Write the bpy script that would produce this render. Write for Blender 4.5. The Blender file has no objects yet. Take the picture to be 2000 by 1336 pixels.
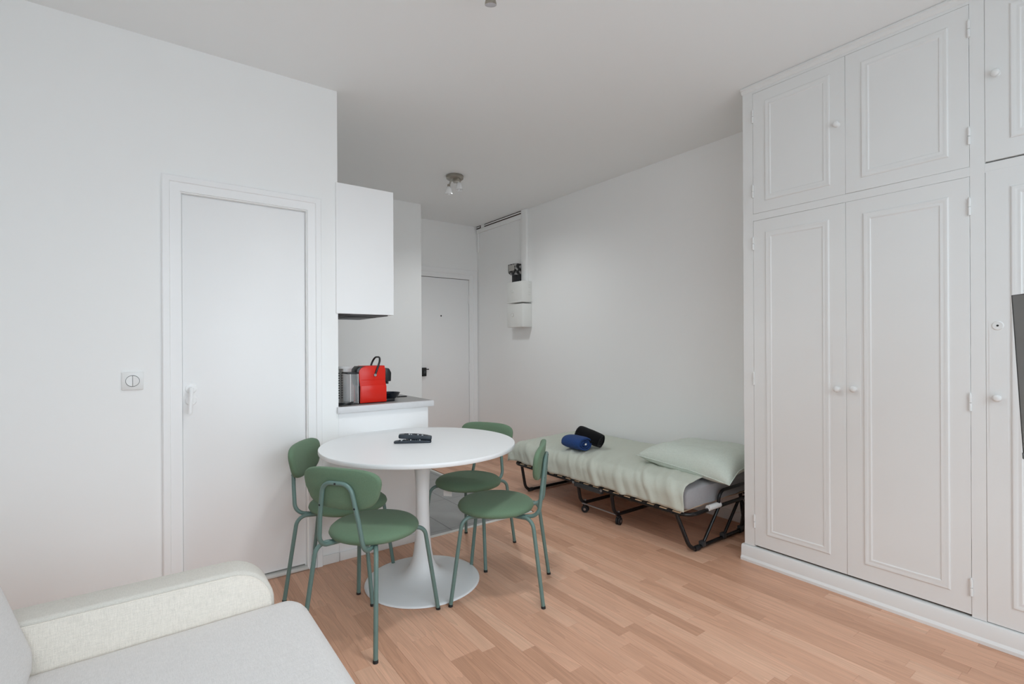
import bpy, bmesh, math, random
from mathutils import Vector, Matrix, noise
random.seed(7)
PI = math.pi
S = bpy.context.scene
COL = S.collection

# ------------------------------------------------------------------ camera
YAW = math.radians(36.31); ROLL = math.radians(-0.29); HC = 1.25
fw = Vector((math.sin(YAW), math.cos(YAW), 0)); r0 = Vector((math.cos(YAW), -math.sin(YAW), 0)); u0 = Vector((0, 0, 1))
rt = r0 * math.cos(ROLL) + u0 * math.sin(ROLL); up = -r0 * math.sin(ROLL) + u0 * math.cos(ROLL)
cd = bpy.data.cameras.new('camera'); cam = bpy.data.objects.new('camera', cd); COL.objects.link(cam)
cam.matrix_world = Matrix(((rt.x, up.x, -fw.x, 0), (rt.y, up.y, -fw.y, 0), (rt.z, up.z, -fw.z, HC), (0, 0, 0, 1)))
cd.sensor_fit = 'HORIZONTAL'; cd.sensor_width = 36.0; cd.lens = 980.0 / 2000 * 36; cd.shift_y = (676 - 668) / 2000.0
cd.clip_start = 0.02
S.camera = cam

# ------------------------------------------------------------------ world, daylight, exposure
W = bpy.data.worlds.new('sky'); S.world = W; W.use_nodes = True
W.node_tree.nodes['Background'].inputs[0].default_value = (0.79, 0.91, 1.0, 1)
W.node_tree.nodes['Background'].inputs[1].default_value = 0.8
def daylight(name, loc, aim, sx, sy, energy, color):
    d = bpy.data.lights.new(name, 'AREA'); d.shape = 'RECTANGLE'; d.size = sx; d.size_y = sy; d.energy = energy; d.color = color
    o = bpy.data.objects.new(name, d); COL.objects.link(o); o.location = loc
    o.rotation_euler = (Vector(aim)-Vector(loc)).to_track_quat('-Z', 'Y').to_euler(); return o
def fill_spot(name, loc, energy, color, cone=125, aim=None):
    d = bpy.data.lights.new(name, 'SPOT'); d.spot_size = math.radians(cone); d.spot_blend = 1.0; d.shadow_soft_size = 0.03
    d.energy = energy; d.color = color
    o = bpy.data.objects.new(name, d); COL.objects.link(o); o.location = loc
    if aim: o.rotation_euler = (Vector(aim)-Vector(loc)).to_track_quat('-Z', 'Y').to_euler()
    return o
LE = dict(sky=470, lamp=18, entry=15, world=2.15)  # lamp and entry: strengths of the added fill spots
# open sky seen through the window wall behind the photographer
daylight('sky_daylight', (0.9, -7.0, 4.3), (0.9, 0.6, 0.9), 10.0, 4.6, LE['sky'], (0.80, 0.915, 1.0))
for k_, (x_, y_) in enumerate(((1.118, 1.653), (1.015, 1.545), (1.175, 1.525))):      # added fill light, below the three unlit bulbs of the room lamp
    fill_spot('room_fill_light', (x_, y_, 2.600), LE['lamp'], (0.95, 0.985, 1.0), 150)
for x_, y_, z_ in ((2.155, 3.852, 2.56), (2.229, 3.800, 2.60)):                           # added fill for the far end; the entry lamp itself is off
    fill_spot('entry_fill_light', (x_, y_, z_), LE['entry'], (0.94, 0.985, 1.0), 155, (x_ + .35, y_ - .05, 0.6))
W.node_tree.nodes['Background'].inputs[1].default_value = LE['world']
S.view_settings.view_transform = 'Standard'; S.view_settings.look = 'None'
S.view_settings.gamma = 1.0; S.view_settings.use_curve_mapping = False
S.view_settings.exposure = 0.09
S.cycles.max_bounces = 14; S.cycles.diffuse_bounces = 10; S.cycles.glossy_bounces = 4
S.cycles.transmission_bounces = 8; S.cycles.transparent_max_bounces = 8
S.cycles.caustics_reflective = False; S.cycles.caustics_refractive = False
S.cycles.use_denoising = True; S.cycles.sample_clamp_indirect = 6.0

# ------------------------------------------------------------------ materials
def mat(name, col, rough=0.5, metal=0.0, nscale=0, namt=0.0, bump=0.0, bscale=200, spec=0.5, trans=0.0, ior=1.45, coat=0.0, sheen=0.0):
    m = bpy.data.materials.new(name); m.use_nodes = True
    N = m.node_tree.nodes; L = m.node_tree.links; b = N['Principled BSDF']
    b.inputs['Base Color'].default_value = (*col, 1); b.inputs['Roughness'].default_value = rough
    b.inputs['Metallic'].default_value = metal; b.inputs['Specular IOR Level'].default_value = spec
    b.inputs['Transmission Weight'].default_value = trans; b.inputs['IOR'].default_value = ior
    b.inputs['Coat Weight'].default_value = coat; b.inputs['Sheen Weight'].default_value = sheen
    tc = N.new('ShaderNodeTexCoord')
    if namt:
        nz = N.new('ShaderNodeTexNoise'); nz.inputs['Scale'].default_value = nscale; nz.inputs['Detail'].default_value = 4
        mx = N.new('ShaderNodeMix'); mx.data_type = 'RGBA'
        mx.inputs['A'].default_value = (*[c * (1 - namt) for c in col], 1)
        mx.inputs['B'].default_value = (*[min(1, c * (1 + namt)) for c in col], 1)
        L.new(tc.outputs['Object'], nz.inputs['Vector']); L.new(nz.outputs['Fac'], mx.inputs['Factor'])
        L.new(mx.outputs['Result'], b.inputs['Base Color'])
    if bump:
        n2 = N.new('ShaderNodeTexNoise'); n2.inputs['Scale'].default_value = bscale; n2.inputs['Detail'].default_value = 3
        bp = N.new('ShaderNodeBump'); bp.inputs['Strength'].default_value = bump; bp.inputs['Distance'].default_value = 0.002
        L.new(tc.outputs['Object'], n2.inputs['Vector']); L.new(n2.outputs['Fac'], bp.inputs['Height'])
        L.new(bp.outputs['Normal'], b.inputs['Normal'])
    return m

def mat_wood_plank():
    m = bpy.data.materials.new('oak_laminate'); m.use_nodes = True
    N = m.node_tree.nodes; L = m.node_tree.links; b = N['Principled BSDF']
    geo = N.new('ShaderNodeNewGeometry'); oi = N.new('ShaderNodeObjectInfo')
    at = N.new('ShaderNodeAttribute'); at.attribute_name = 'plank_seed'
    sd = N.new('ShaderNodeMath'); sd.operation = 'ADD'
    L.new(oi.outputs['Random'], sd.inputs[0]); L.new(at.outputs['Fac'], sd.inputs[1])
    fr = N.new('ShaderNodeMath'); fr.operation = 'FRACT'; L.new(sd.outputs[0], fr.inputs[0])
    mul = N.new('ShaderNodeVectorMath'); mul.operation = 'SCALE'; mul.inputs['Scale'].default_value = 37.0
    cmb = N.new('ShaderNodeCombineXYZ'); L.new(fr.outputs[0], cmb.inputs['X']); L.new(fr.outputs[0], cmb.inputs['Y']); L.new(fr.outputs[0], cmb.inputs['Z'])
    L.new(cmb.outputs[0], mul.inputs[0])
    add = N.new('ShaderNodeVectorMath'); add.operation = 'ADD'
    L.new(geo.outputs['Position'], add.inputs[0]); L.new(mul.outputs[0], add.inputs[1])
    mp = N.new('ShaderNodeMapping'); mp.inputs['Scale'].default_value = (1, 0.075, 1); L.new(add.outputs[0], mp.inputs['Vector'])
    # cathedral grain: distorted bands
    n1 = N.new('ShaderNodeTexNoise'); n1.inputs['Scale'].default_value = 9; n1.inputs['Detail'].default_value = 2
    L.new(mp.outputs[0], n1.inputs['Vector'])
    rg = N.new('ShaderNodeMath'); rg.operation = 'MULTIPLY'; rg.inputs[1].default_value = 11.0; L.new(n1.outputs['Fac'], rg.inputs[0])
    f2 = N.new('ShaderNodeMath'); f2.operation = 'FRACT'; L.new(rg.outputs[0], f2.inputs[0])
    # fine fibre
    mp2 = N.new('ShaderNodeMapping'); mp2.inputs['Scale'].default_value = (1, 0.03, 1); L.new(add.outputs[0], mp2.inputs['Vector'])
    n3 = N.new('ShaderNodeTexNoise'); n3.inputs['Scale'].default_value = 260; n3.inputs['Detail'].default_value = 3
    L.new(mp2.outputs[0], n3.inputs['Vector'])
    cr = N.new('ShaderNodeValToRGB'); e = cr.color_ramp.elements
    e[0].position = 0.0; e[0].color = (0.545, 0.298, 0.192, 1); e[1].position = 1.0; e[1].color = (0.745, 0.465, 0.325, 1)
    x = cr.color_ramp.elements.new(0.35); x.color = (0.65, 0.368, 0.245, 1)
    x = cr.color_ramp.elements.new(0.7); x.color = (0.685, 0.395, 0.267, 1)
    L.new(fr.outputs[0], cr.inputs[0])
    g1 = N.new('ShaderNodeMapRange'); g1.inputs['From Min'].default_value = 0; g1.inputs['From Max'].default_value = 1
    g1.inputs['To Min'].default_value = 0.90; g1.inputs['To Max'].default_value = 1.03; L.new(f2.outputs[0], g1.inputs['Value'])
    g2 = N.new('ShaderNodeMapRange'); g2.inputs['From Min'].default_value = 0.3; g2.inputs['From Max'].default_value = 0.7
    g2.inputs['To Min'].default_value = 0.90; g2.inputs['To Max'].default_value = 1.07; L.new(n3.outputs['Fac'], g2.inputs['Value'])
    mm = N.new('ShaderNodeMath'); mm.operation = 'MULTIPLY'; L.new(g1.outputs[0], mm.inputs[0]); L.new(g2.outputs[0], mm.inputs[1])
    vm = N.new('ShaderNodeVectorMath'); vm.operation = 'SCALE'; L.new(cr.outputs['Color'], vm.inputs[0]); L.new(mm.outputs[0], vm.inputs['Scale'])
    L.new(vm.outputs[0], b.inputs['Base Color'])
    b.inputs['Roughness'].default_value = 0.42; b.inputs['Specular IOR Level'].default_value = 0.4
    bp = N.new('ShaderNodeBump'); bp.inputs['Strength'].default_value = 0.12; bp.inputs['Distance'].default_value = 0.001
    L.new(n3.outputs['Fac'], bp.inputs['Height']); L.new(bp.outputs['Normal'], b.inputs['Normal'])
    return m

def mat_weave(name, col, scale, amt=0.10, bump=0.5, aniso=(1, 1, 1)):
    m = bpy.data.materials.new(name); m.use_nodes = True
    N = m.node_tree.nodes; L = m.node_tree.links; b = N['Principled BSDF']
    tc = N.new('ShaderNodeTexCoord'); hs = []
    for sc in ((scale * 0.10, scale, scale), (scale, scale * 0.10, scale), (scale, scale, scale * 0.10)):
        mp = N.new('ShaderNodeMapping'); mp.inputs['Scale'].default_value = [a * q for a, q in zip(sc, aniso)]
        nz = N.new('ShaderNodeTexNoise'); nz.inputs['Scale'].default_value = 1; nz.inputs['Detail'].default_value = 3
        L.new(tc.outputs['Object'], mp.inputs['Vector']); L.new(mp.outputs[0], nz.inputs['Vector']); hs.append(nz)
    a0 = N.new('ShaderNodeMath'); a0.operation = 'ADD'; L.new(hs[0].outputs['Fac'], a0.inputs[0]); L.new(hs[1].outputs['Fac'], a0.inputs[1])
    ad = N.new('ShaderNodeMath'); ad.operation = 'ADD'; L.new(a0.outputs[0], ad.inputs[0]); L.new(hs[2].outputs['Fac'], ad.inputs[1])
    mr = N.new('ShaderNodeMapRange'); mr.inputs['From Min'].default_value = 1.1; mr.inputs['From Max'].default_value = 1.9
    mr.inputs['To Min'].default_value = 1 - amt; mr.inputs['To Max'].default_value = 1 + amt; L.new(ad.outputs[0], mr.inputs['Value'])
    vm = N.new('ShaderNodeVectorMath'); vm.operation = 'SCALE'; vm.inputs[0].default_value = col; L.new(mr.outputs[0], vm.inputs['Scale'])
    L.new(vm.outputs[0], b.inputs['Base Color']); b.inputs['Roughness'].default_value = 0.9; b.inputs['Specular IOR Level'].default_value = 0.15
    b.inputs['Sheen Weight'].default_value = 0.08
    bp = N.new('ShaderNodeBump'); bp.inputs['Strength'].default_value = bump; bp.inputs['Distance'].default_value = 0.001
    L.new(ad.outputs[0], bp.inputs['Height']); L.new(bp.outputs['Normal'], b.inputs['Normal'])
    return m

WALL = mat('wall_paint', (0.89, 0.892, 0.885), 0.65, nscale=1.2, namt=0.012, bump=0.06, bscale=90, spec=0.3)
CEIL = mat('ceiling_paint', (0.855, 0.87, 0.87), 0.8, nscale=1.0, namt=0.012, bump=0.05, bscale=70, spec=0.2)
DOORP = mat('door_paint', (0.88, 0.88, 0.88), 0.40, bump=0.05, bscale=60)
WARD = mat('wardrobe_paint', (0.77, 0.772, 0.762), 0.45, nscale=3, namt=0.012, bump=0.08, bscale=45)
SKIRT = mat('skirting_paint', (0.79, 0.785, 0.77), 0.5, nscale=12, namt=0.03, bump=0.05)
PLANK = mat_wood_plank()
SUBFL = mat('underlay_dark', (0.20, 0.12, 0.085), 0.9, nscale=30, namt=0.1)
TILE = mat('grey_tile', (0.29, 0.295, 0.29), 0.45, nscale=6, namt=0.18, bump=0.1, bscale=60)
GROUT = mat('tile_grout', (0.20, 0.195, 0.185), 0.9, nscale=50, namt=0.1)
STRIP = mat('threshold_strip', (0.66, 0.65, 0.62), 0.5, nscale=20, namt=0.05)
CABW = mat('white_melamine', (0.88, 0.88, 0.88), 0.35, nscale=4, namt=0.01)
WTOP = mat('worktop_grey', (0.66, 0.655, 0.665), 0.4, nscale=60, namt=0.04)
WTOPS = mat('worktop_surface', (0.30, 0.29, 0.285), 0.4, nscale=80, namt=0.08)
HOODM = mat('hood_metal', (0.13, 0.13, 0.135), 0.45, metal=0.3, nscale=20, namt=0.1)
TABLE = mat('table_lacquer', (0.75, 0.76, 0.765), 0.38, nscale=5, namt=0.008)
GREENF = mat_weave('green_fabric', (0.132, 0.205, 0.132), 700, 0.09, 0.3)
GREENT = mat('green_tube', (0.125, 0.200, 0.180), 0.38, nscale=40, namt=0.06, spec=0.5)
RUBB = mat('black_rubber', (0.012, 0.012, 0.013), 0.6, nscale=60, namt=0.2)
SOFA = mat_weave('sofa_cloth_grey', (0.64, 0.615, 0.60), 640, 0.10, 0.5)
SOFAT = mat_weave('sofa_cloth_arm', (0.57, 0.54, 0.49), 640, 0.10, 0.5)
SOFA2 = mat_weave('sofa_cloth_beige', (0.70, 0.645, 0.575), 620, 0.11, 0.6)
BLACKM = mat('black_metal', (0.008, 0.008, 0.009), 0.27, nscale=30, namt=0.2)
SILV = mat('silver_metal', (0.40, 0.40, 0.41), 0.3, metal=0.9, nscale=30, namt=0.08)
GREYM = mat('grey_plate', (0.055, 0.06, 0.065), 0.4, metal=0.3, nscale=30, namt=0.1)
SLATM = mat('birch_slat', (0.72, 0.53, 0.35), 0.55, nscale=25, namt=0.1)
MATT = mat_weave('mattress_grey', (0.33, 0.325, 0.335), 500, 0.06, 0.2)
SAGE = mat_weave('sage_cotton', (0.565, 0.59, 0.515), 420, 0.045, 0.15)
SAGE2 = mat_weave('sage_seersucker', (0.585, 0.63, 0.565), 260, 0.07, 0.3)
NAVY = mat_weave('navy_terry', (0.022, 0.060, 0.20), 600, 0.35, 0.9)
BLKT = mat_weave('black_terry', (0.0035, 0.0035, 0.0045), 600, 0.3, 0.9)
REDP = mat('red_plastic', (0.66, 0.016, 0.006), 0.25, nscale=20, namt=0.02, spec=0.4)
BLKP = mat('black_plastic', (0.010, 0.011, 0.013), 0.3, nscale=20, namt=0.15)
NAVYP = mat('dark_bowl_glaze', (0.012, 0.017, 0.026), 0.25, nscale=20, namt=0.15)
REMO = mat('remote_plastic', (0.020, 0.028, 0.038), 0.42, nscale=40, namt=0.15)
KEYW = mat('key_print', (0.65, 0.66, 0.68), 0.5, nscale=30, namt=0.03)
KEYD = mat('key_rubber', (0.05, 0.055, 0.062), 0.6, nscale=30, namt=0.1)
HOBG = mat('hob_glass', (0.008, 0.008, 0.010), 0.08, nscale=10, namt=0.1)
CLEAR = mat('clear_plastic', (0.80, 0.83, 0.83), 0.06, nscale=3, namt=0.01); CLEAR.node_tree.nodes['Principled BSDF'].inputs['Alpha'].default_value = 0.22
STEEL = mat('perforated_steel', (0.50, 0.485, 0.46), 0.38, metal=0.75, nscale=25, namt=0.06)
DARKH = mat('dark_hole', (0.01, 0.01, 0.01), 0.8, nscale=30, namt=0.1)
WPLA = mat('white_plastic', (0.80, 0.80, 0.79), 0.3, nscale=8, namt=0.01)
METB = mat('meter_box_plastic', (0.77, 0.77, 0.745), 0.4, nscale=8, namt=0.012)
NICK = mat('brushed_nickel', (0.40, 0.37, 0.32), 0.33, metal=0.9, nscale=30, namt=0.08)
OPAL = mat('opal_glass', (0.86, 0.86, 0.86), 0.25, nscale=8, namt=0.01)
LENS = mat('lamp_lens', (0.55, 0.56, 0.60), 0.25, nscale=260, namt=0.3)
TVS = mat('tv_screen', (0.080, 0.084, 0.081), 0.30, nscale=6, namt=0.05, spec=0.9)
TVB = mat('tv_bezel', (0.008, 0.008, 0.009), 0.35, nscale=20, namt=0.1)
BROWN = mat('slot_shade_brown', (0.045, 0.022, 0.014), 0.8, nscale=60, namt=0.4)
LABEL = mat('care_label_cloth', (0.80, 0.79, 0.78), 0.7, nscale=140, namt=0.12)

def mat_mottle():
    m = bpy.data.materials.new('mottled_black'); m.use_nodes = True
    N = m.node_tree.nodes; L = m.node_tree.links; b = N['Principled BSDF']
    tc = N.new('ShaderNodeTexCoord'); nz = N.new('ShaderNodeTexNoise'); nz.inputs['Scale'].default_value = 26; nz.inputs['Detail'].default_value = 5
    L.new(tc.outputs['Object'], nz.inputs['Vector'])
    cr = N.new('ShaderNodeValToRGB'); e = cr.color_ramp.elements
    e[0].position = 0.47; e[0].color = (0.006, 0.006, 0.006, 1); e[1].position = 0.58; e[1].color = (0.32, 0.31, 0.30, 1)
    L.new(nz.outputs['Fac'], cr.inputs[0]); L.new(cr.outputs[0], b.inputs['Base Color']); b.inputs['Roughness'].default_value = 0.6
    return m
MOTT = mat_mottle()

# ------------------------------------------------------------------ builders
ORG = {}
def tag(o, label=None, cat=None, group=None, kind=None):
    if label: o['label'] = label
    if cat: o['category'] = cat
    if group: o['group'] = group
    if kind: o['kind'] = kind
    return o
def thing(name, loc, label, cat, group=None, kind=None):
    o = bpy.data.objects.new(name, None); COL.objects.link(o); o.location = loc; o.empty_display_size = 0.1
    ORG[o] = Vector(loc); tag(o, label, cat, group, kind); return o

class MB:
    def __init__(s): s.v = []; s.f = []
    def add(s, vs, fs, M=None):
        n = len(s.v)
        for q in vs: s.v.append(tuple(M @ Vector(q)) if M is not None else tuple(q))
        for f in fs: s.f.append([i + n for i in f])
        return s
    def box(s, x0, x1, y0, y1, z0, z1, M=None):
        return s.add([(x0,y0,z0),(x1,y0,z0),(x1,y1,z0),(x0,y1,z0),(x0,y0,z1),(x1,y0,z1),(x1,y1,z1),(x0,y1,z1)],
                     [(0,3,2,1),(4,5,6,7),(0,1,5,4),(1,2,6,5),(2,3,7,6),(3,0,4,7)], M)
    def prism(s, poly, axis, a, b, M=None):
        # poly: 2D points; axis: extrude axis 0/1/2
        n = len(poly)
        def P(p, t):
            return (t, p[0], p[1]) if axis == 0 else ((p[0], t, p[1]) if axis == 1 else (p[0], p[1], t))
        vs = [P(p, a) for p in poly] + [P(p, b) for p in poly]
        fs = [list(range(n))[::-1], [n + i for i in range(n)]] + [(i, (i+1) % n, n + (i+1) % n, n + i) for i in range(n)]
        return s.add(vs, fs, M)
    def lathe(s, prof, c=(0,0,0), seg=32, sx=1, sy=1, M=None):
        vs = []; fs = []; m = len(prof)
        for k in range(seg):
            a = 2*PI*k/seg
            for r, z in prof: vs.append((c[0]+r*sx*math.cos(a), c[1]+r*sy*math.sin(a), c[2]+z))
        for k in range(seg):
            k2 = (k+1) % seg
            for i in range(m-1): fs.append((k*m+i, k2*m+i, k2*m+i+1, k*m+i+1))
        if prof[0][0] > 1e-6: fs.append([k*m for k in range(seg)][::-1])
        if prof[-1][0] > 1e-6: fs.append([k*m+m-1 for k in range(seg)])
        return s.add(vs, fs, M)
    def cyl(s, p0, p1, r, seg=16, r1=None):
        return s.tube([p0, p1], r, seg, radii=[r, r if r1 is None else r1])
    def tube(s, path, r, seg=12, radii=None, sq=None, closed=False):
        P = [Vector(p) for p in path]; n = len(P); vs = []; fs = []
        t0 = (P[1]-P[0]).normalized(); a = Vector((0,0,1)) if abs(t0.z) < 0.9 else Vector((1,0,0))
        u = t0.cross(a).normalized()
        for i in range(n):
            if closed: t = (P[(i+1) % n]-P[i-1]).normalized()
            else: t = (P[min(i+1,n-1)]-P[max(i-1,0)]).normalized()
            u = (u - t*u.dot(t)).normalized(); w = t.cross(u)
            rr = radii[i] if radii else r
            for k in range(seg):
                an = 2*PI*k/seg; vs.append(tuple(P[i] + u*(rr*math.cos(an)) + w*(rr*math.sin(an)*(sq or 1))))
        for i in range(n if closed else n-1):
            j = (i+1) % n
            for k in range(seg): fs.append((i*seg+k, i*seg+(k+1) % seg, j*seg+(k+1) % seg, j*seg+k))
        if not closed: fs.append(list(range(seg))[::-1]); fs.append([(n-1)*seg+k for k in range(seg)])
        return s.add(vs, fs)
    def grid(s, fn, nu, nv, closeu=False):
        vs = [fn(i/(nu if closeu else nu-1), j/(nv-1)) for i in range(nu) for j in range(nv)]; fs = []
        for i in range(nu if closeu else nu-1):
            i2 = (i+1) % nu
            for j in range(nv-1): fs.append((i*nv+j, i2*nv+j, i2*nv+j+1, i*nv+j+1))
        return s.add(vs, fs)
    def frame(s, prof, rect, M):
        # sweep a profile (inset, height) around rect (a0,a1,b0,b1) with mitred corners; local plane ab, height c
        a0, a1, b0, b1 = rect; m = len(prof); vs = []; fs = []
        for ca, cb, da, db in ((a0,b0,1,1),(a1,b0,-1,1),(a1,b1,-1,-1),(a0,b1,1,-1)):
            for d, h in prof: vs.append((ca+da*d, cb+db*d, h))
        for k in range(4):
            k2 = (k+1) % 4
            for i in range(m-1): fs.append((k*m+i, k2*m+i, k2*m+i+1, k*m+i+1))
        return s.add(vs, fs, M)
    def build(s, name, m, parent=None, smooth=None, bevel=0, bseg=2, label=None, kind=None, recalc=True, sub=0, solid=0, local=False):
        V = [Vector(q) for q in s.v]
        if local: c = Vector((0,0,0))
        else:
            lo_ = Vector((min(q.x for q in V), min(q.y for q in V), min(q.z for q in V))); hi = Vector((max(q.x for q in V), max(q.y for q in V), max(q.z for q in V)))
            c = (lo_+hi)/2
            if parent is None: c.z = lo_.z
        me = bpy.data.meshes.new(name); me.from_pydata([tuple(q-c) for q in V], [], s.f)
        if recalc or bevel:
            bm = bmesh.new(); bm.from_mesh(me)
            if recalc: bmesh.ops.recalc_face_normals(bm, faces=bm.faces)
            if bevel:
                ed = [e for e in bm.edges if len(e.link_faces) == 2 and e.calc_face_angle(0) > 0.6]
                bmesh.ops.bevel(bm, geom=ed, offset=bevel, segments=bseg, affect='EDGES', profile=0.5, clamp_overlap=True)
            bm.to_mesh(me); bm.free()
        me.materials.append(m)
        if smooth is not None or bevel:
            me.shade_smooth(); me.set_sharp_from_angle(angle=math.radians(smooth or 40))
        o = bpy.data.objects.new(name, me); COL.objects.link(o)
        if parent is not None: o.parent = parent; o.location = c - ORG[parent]
        else: o.location = c
        ORG[o] = c
        if sub:
            md = o.modifiers.new('sub', 'SUBSURF'); md.levels = sub; md.render_levels = sub
        if solid:
            md = o.modifiers.new('sol', 'SOLIDIFY'); md.thickness = solid; md.offset = -1
        if label: o['label'] = label
        if kind: o['kind'] = kind
        return o

def fillet(pts, rads, seg=6):
    # round the corners of a polyline
    P = [Vector(p) for p in pts]; out = [P[0]]
    for i in range(1, len(P)-1):
        r = rads[i-1] if isinstance(rads, (list, tuple)) else rads
        a = (P[i-1]-P[i]).normalized(); b = (P[i+1]-P[i]).normalized(); ang = a.angle(b)
        if r <= 0 or ang > PI-0.02: out.append(P[i]); continue
        d = min(r/math.tan(ang/2), (P[i-1]-P[i]).length*0.49, (P[i+1]-P[i]).length*0.49); rr = d*math.tan(ang/2)
        cen = P[i] + (a+b).normalized()*(rr/math.sin(ang/2)); s0 = P[i]+a*d-cen; s1 = P[i]+b*d-cen
        tot = s0.angle(s1)
        for k in range(seg+1):
            t = k/seg; out.append(cen + (s0*math.sin((1-t)*tot) + s1*math.sin(t*tot))/math.sin(tot))
    out.append(P[-1]); return out
def superell(w, h, n=3.0, k=40):
    o = []
    for i in range(k):
        a = 2*PI*i/k; c, s_ = math.cos(a), math.sin(a)
        o.append((w*math.copysign(abs(c)**(2/n), c), h*math.copysign(abs(s_)**(2/n), s_)))
    return o
def B(x0, x1, y0, y1, z0, z1): return MB().box(x0, x1, y0, y1, z0, z1)
def disc(name, p, axis, r, depth, m, parent, seg=20, r1=None, label=None):
    return MB().cyl(p, Vector(p)+Vector(axis)*depth, r, seg, r1).build(name, m, parent, smooth=40, label=label)

# ------------------------------------------------------------------ room constants
H = 2.741; YL = 2.962; YK = 4.80; YE = 5.325; XB = 3.38; XF = 2.83; XC = 0.917; XW0 = -0.95; YS = -0.95; XK = 2.352
ST = 'structure'
# ---- ceiling, walls
B(XW0-.1, XB+.1, YS-.1, YE+.2, H, H+.1).build('ceiling', CEIL, kind=ST)
# door wall with the door opening (x .155-.742, z 0-2.02)
DX0, DX1, DZ = 0.153, 0.742, 2.016
wl = MB(); wl.box(XW0, DX0, YL, YL+.10, 0, H); wl.box(DX1, XC, YL, YL+.10, 0, H); wl.box(DX0, DX1, YL, YL+.10, DZ, H)
wl.box(DX0, DX1, YL+.064, YL+.10, 0, DZ); wl.build('wall_north', WALL, kind=ST)
B(XC-.10, XC, YL+.10, YK, 0, H).build('wall_kitchen', WALL, kind=ST)
B(XC-.10, XK, YK, YE, 0, H).build('wall_kitchen_end', WALL, kind=ST)
EX0, EX1, EZ = 2.42, 3.252, 2.075
we = MB(); we.box(XK, EX0, YE, YE+.1, 0, H); we.box(EX1, XB, YE, YE+.1, 0, H); we.box(EX0, EX1, YE, YE+.1, EZ, H)
we.box(EX0, EX1, YE+.045, YE+.10, 0, EZ); we.build('wall_entry', WALL, kind=ST)
B(XB, XB+.1, YS-.1, YE+.1, 0, H).build('wall_east', WALL, kind=ST)
B(XW0-.1, XW0, YS-.1, YL+.1, 0, H).build('wall_west', WALL, kind=ST)
# window wall behind the photographer, opening x -.35..1.85, z .30..2.42
wx0, wx1, wz0, wz1 = -0.65, 2.35, 0.15, 2.50
ws = MB(); ws.box(XW0, wx0, YS-.1, YS, 0, H); ws.box(wx1, XB, YS-.1, YS, 0, H); ws.box(wx0, wx1, YS-.1, YS, 0, wz0); ws.box(wx0, wx1, YS-.1, YS, wz1, H)
ws.build('wall_south', WALL, kind=ST)
win = thing('window_1', ((wx0+wx1)/2, YS-.05, wz0), None, None, kind=ST)
MB().frame([(0,0),(0,.05),(.05,.05),(.05,0)], (wx0, wx1, wz0, wz1), Matrix(((1,0,0,0),(0,0,1,YS-.08),(0,1,0,0),(0,0,0,1)))).build('window_frame', DOORP, win)
for k, xx in enumerate((wx0+.95, wx0+1.98)): B(xx-.03, xx+.03, YS-.08, YS-.03, wz0, wz1).build('mullion', DOORP, win, bevel=.004)

# ---- floor: sub floor, oak strips, kitchen tiles
fl = B(XW0-.1, XB+.1, YS-.1, YE+.2, -.12, -.012).build('floor', SUBFL, kind=ST)
TX0, TX1, TY0 = 1.497, 2.325, 2.985
PW = 0.0665; planks = []
rowx = XW0; r_i = 0
while rowx < XB:
    x0, x1 = rowx, min(rowx+PW, XB)
    y = YS - random.uniform(0.05, 0.5)
    yend = YE
    if x1 < TX0+.03: yend = YL+.10
    elif x0 < TX1+.02: yend = TY0-.028
    while y < yend:
        ln = random.uniform(0.34, 0.78); ya, yb = max(y, YS), min(y+ln, yend)
        y += ln
        if yb-ya > 0.01 and not (x0 > XF+.02 and yb < 1.5): planks.append((x0, x1, ya, yb))
    rowx += PW; r_i += 1
def plank_box(mb, x0, x1, ya, yb, g=0.0002, bv=0.0004):
    a, b_, c, d = x0+g, x1-g, ya+g, yb-g
    mb.add([(a,c,-.012),(b_,c,-.012),(b_,d,-.012),(a,d,-.012),(a,c,-bv),(b_,c,-bv),(b_,d,-bv),(a,d,-bv),
            (a+bv,c+bv,0),(b_-bv,c+bv,0),(b_-bv,d-bv,0),(a+bv,d-bv,0)],
           [(0,1,5,4),(1,2,6,5),(2,3,7,6),(3,0,4,7),(4,5,9,8),(5,6,10,9),(6,7,11,10),(7,4,8,11),(8,9,10,11)])
def pscore(p):
    # visible size from the photograph's standpoint: area / distance^3 inside the field of view, 0 outside it
    x, y_ = (p[0]+p[1])/2, (p[2]+p[3])/2; v = Vector((x, y_, -HC)); d = v.dot(fw)
    if d < 0.6: return 0
    px = v.dot(r0)/d; py = -v.z/d
    if abs(px) > 1.06 or py > 0.74: return 0
    if x < 0.41 and y_ < 1.9: return 0
    if y_ > 3.0 and x < 2.3: return 0
    return (p[1]-p[0])*(p[3]-p[2])/d**3
planks.sort(key=pscore, reverse=True)
NPL = 298
for p in planks[:NPL]:
    mb = MB(); plank_box(mb, *p); mb.build('plank', PLANK, fl, recalc=False)
mb = MB()
for p in planks[NPL:]: plank_box(mb, *p)
rest = mb.build('planks', PLANK, fl, recalc=False, kind='stuff')
at = rest.data.attributes.new('plank_seed', 'FLOAT', 'FACE')
for i in range(len(planks)-NPL):
    sd = random.random()
    for k in range(9): at.data[i*9+k].value = sd
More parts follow.
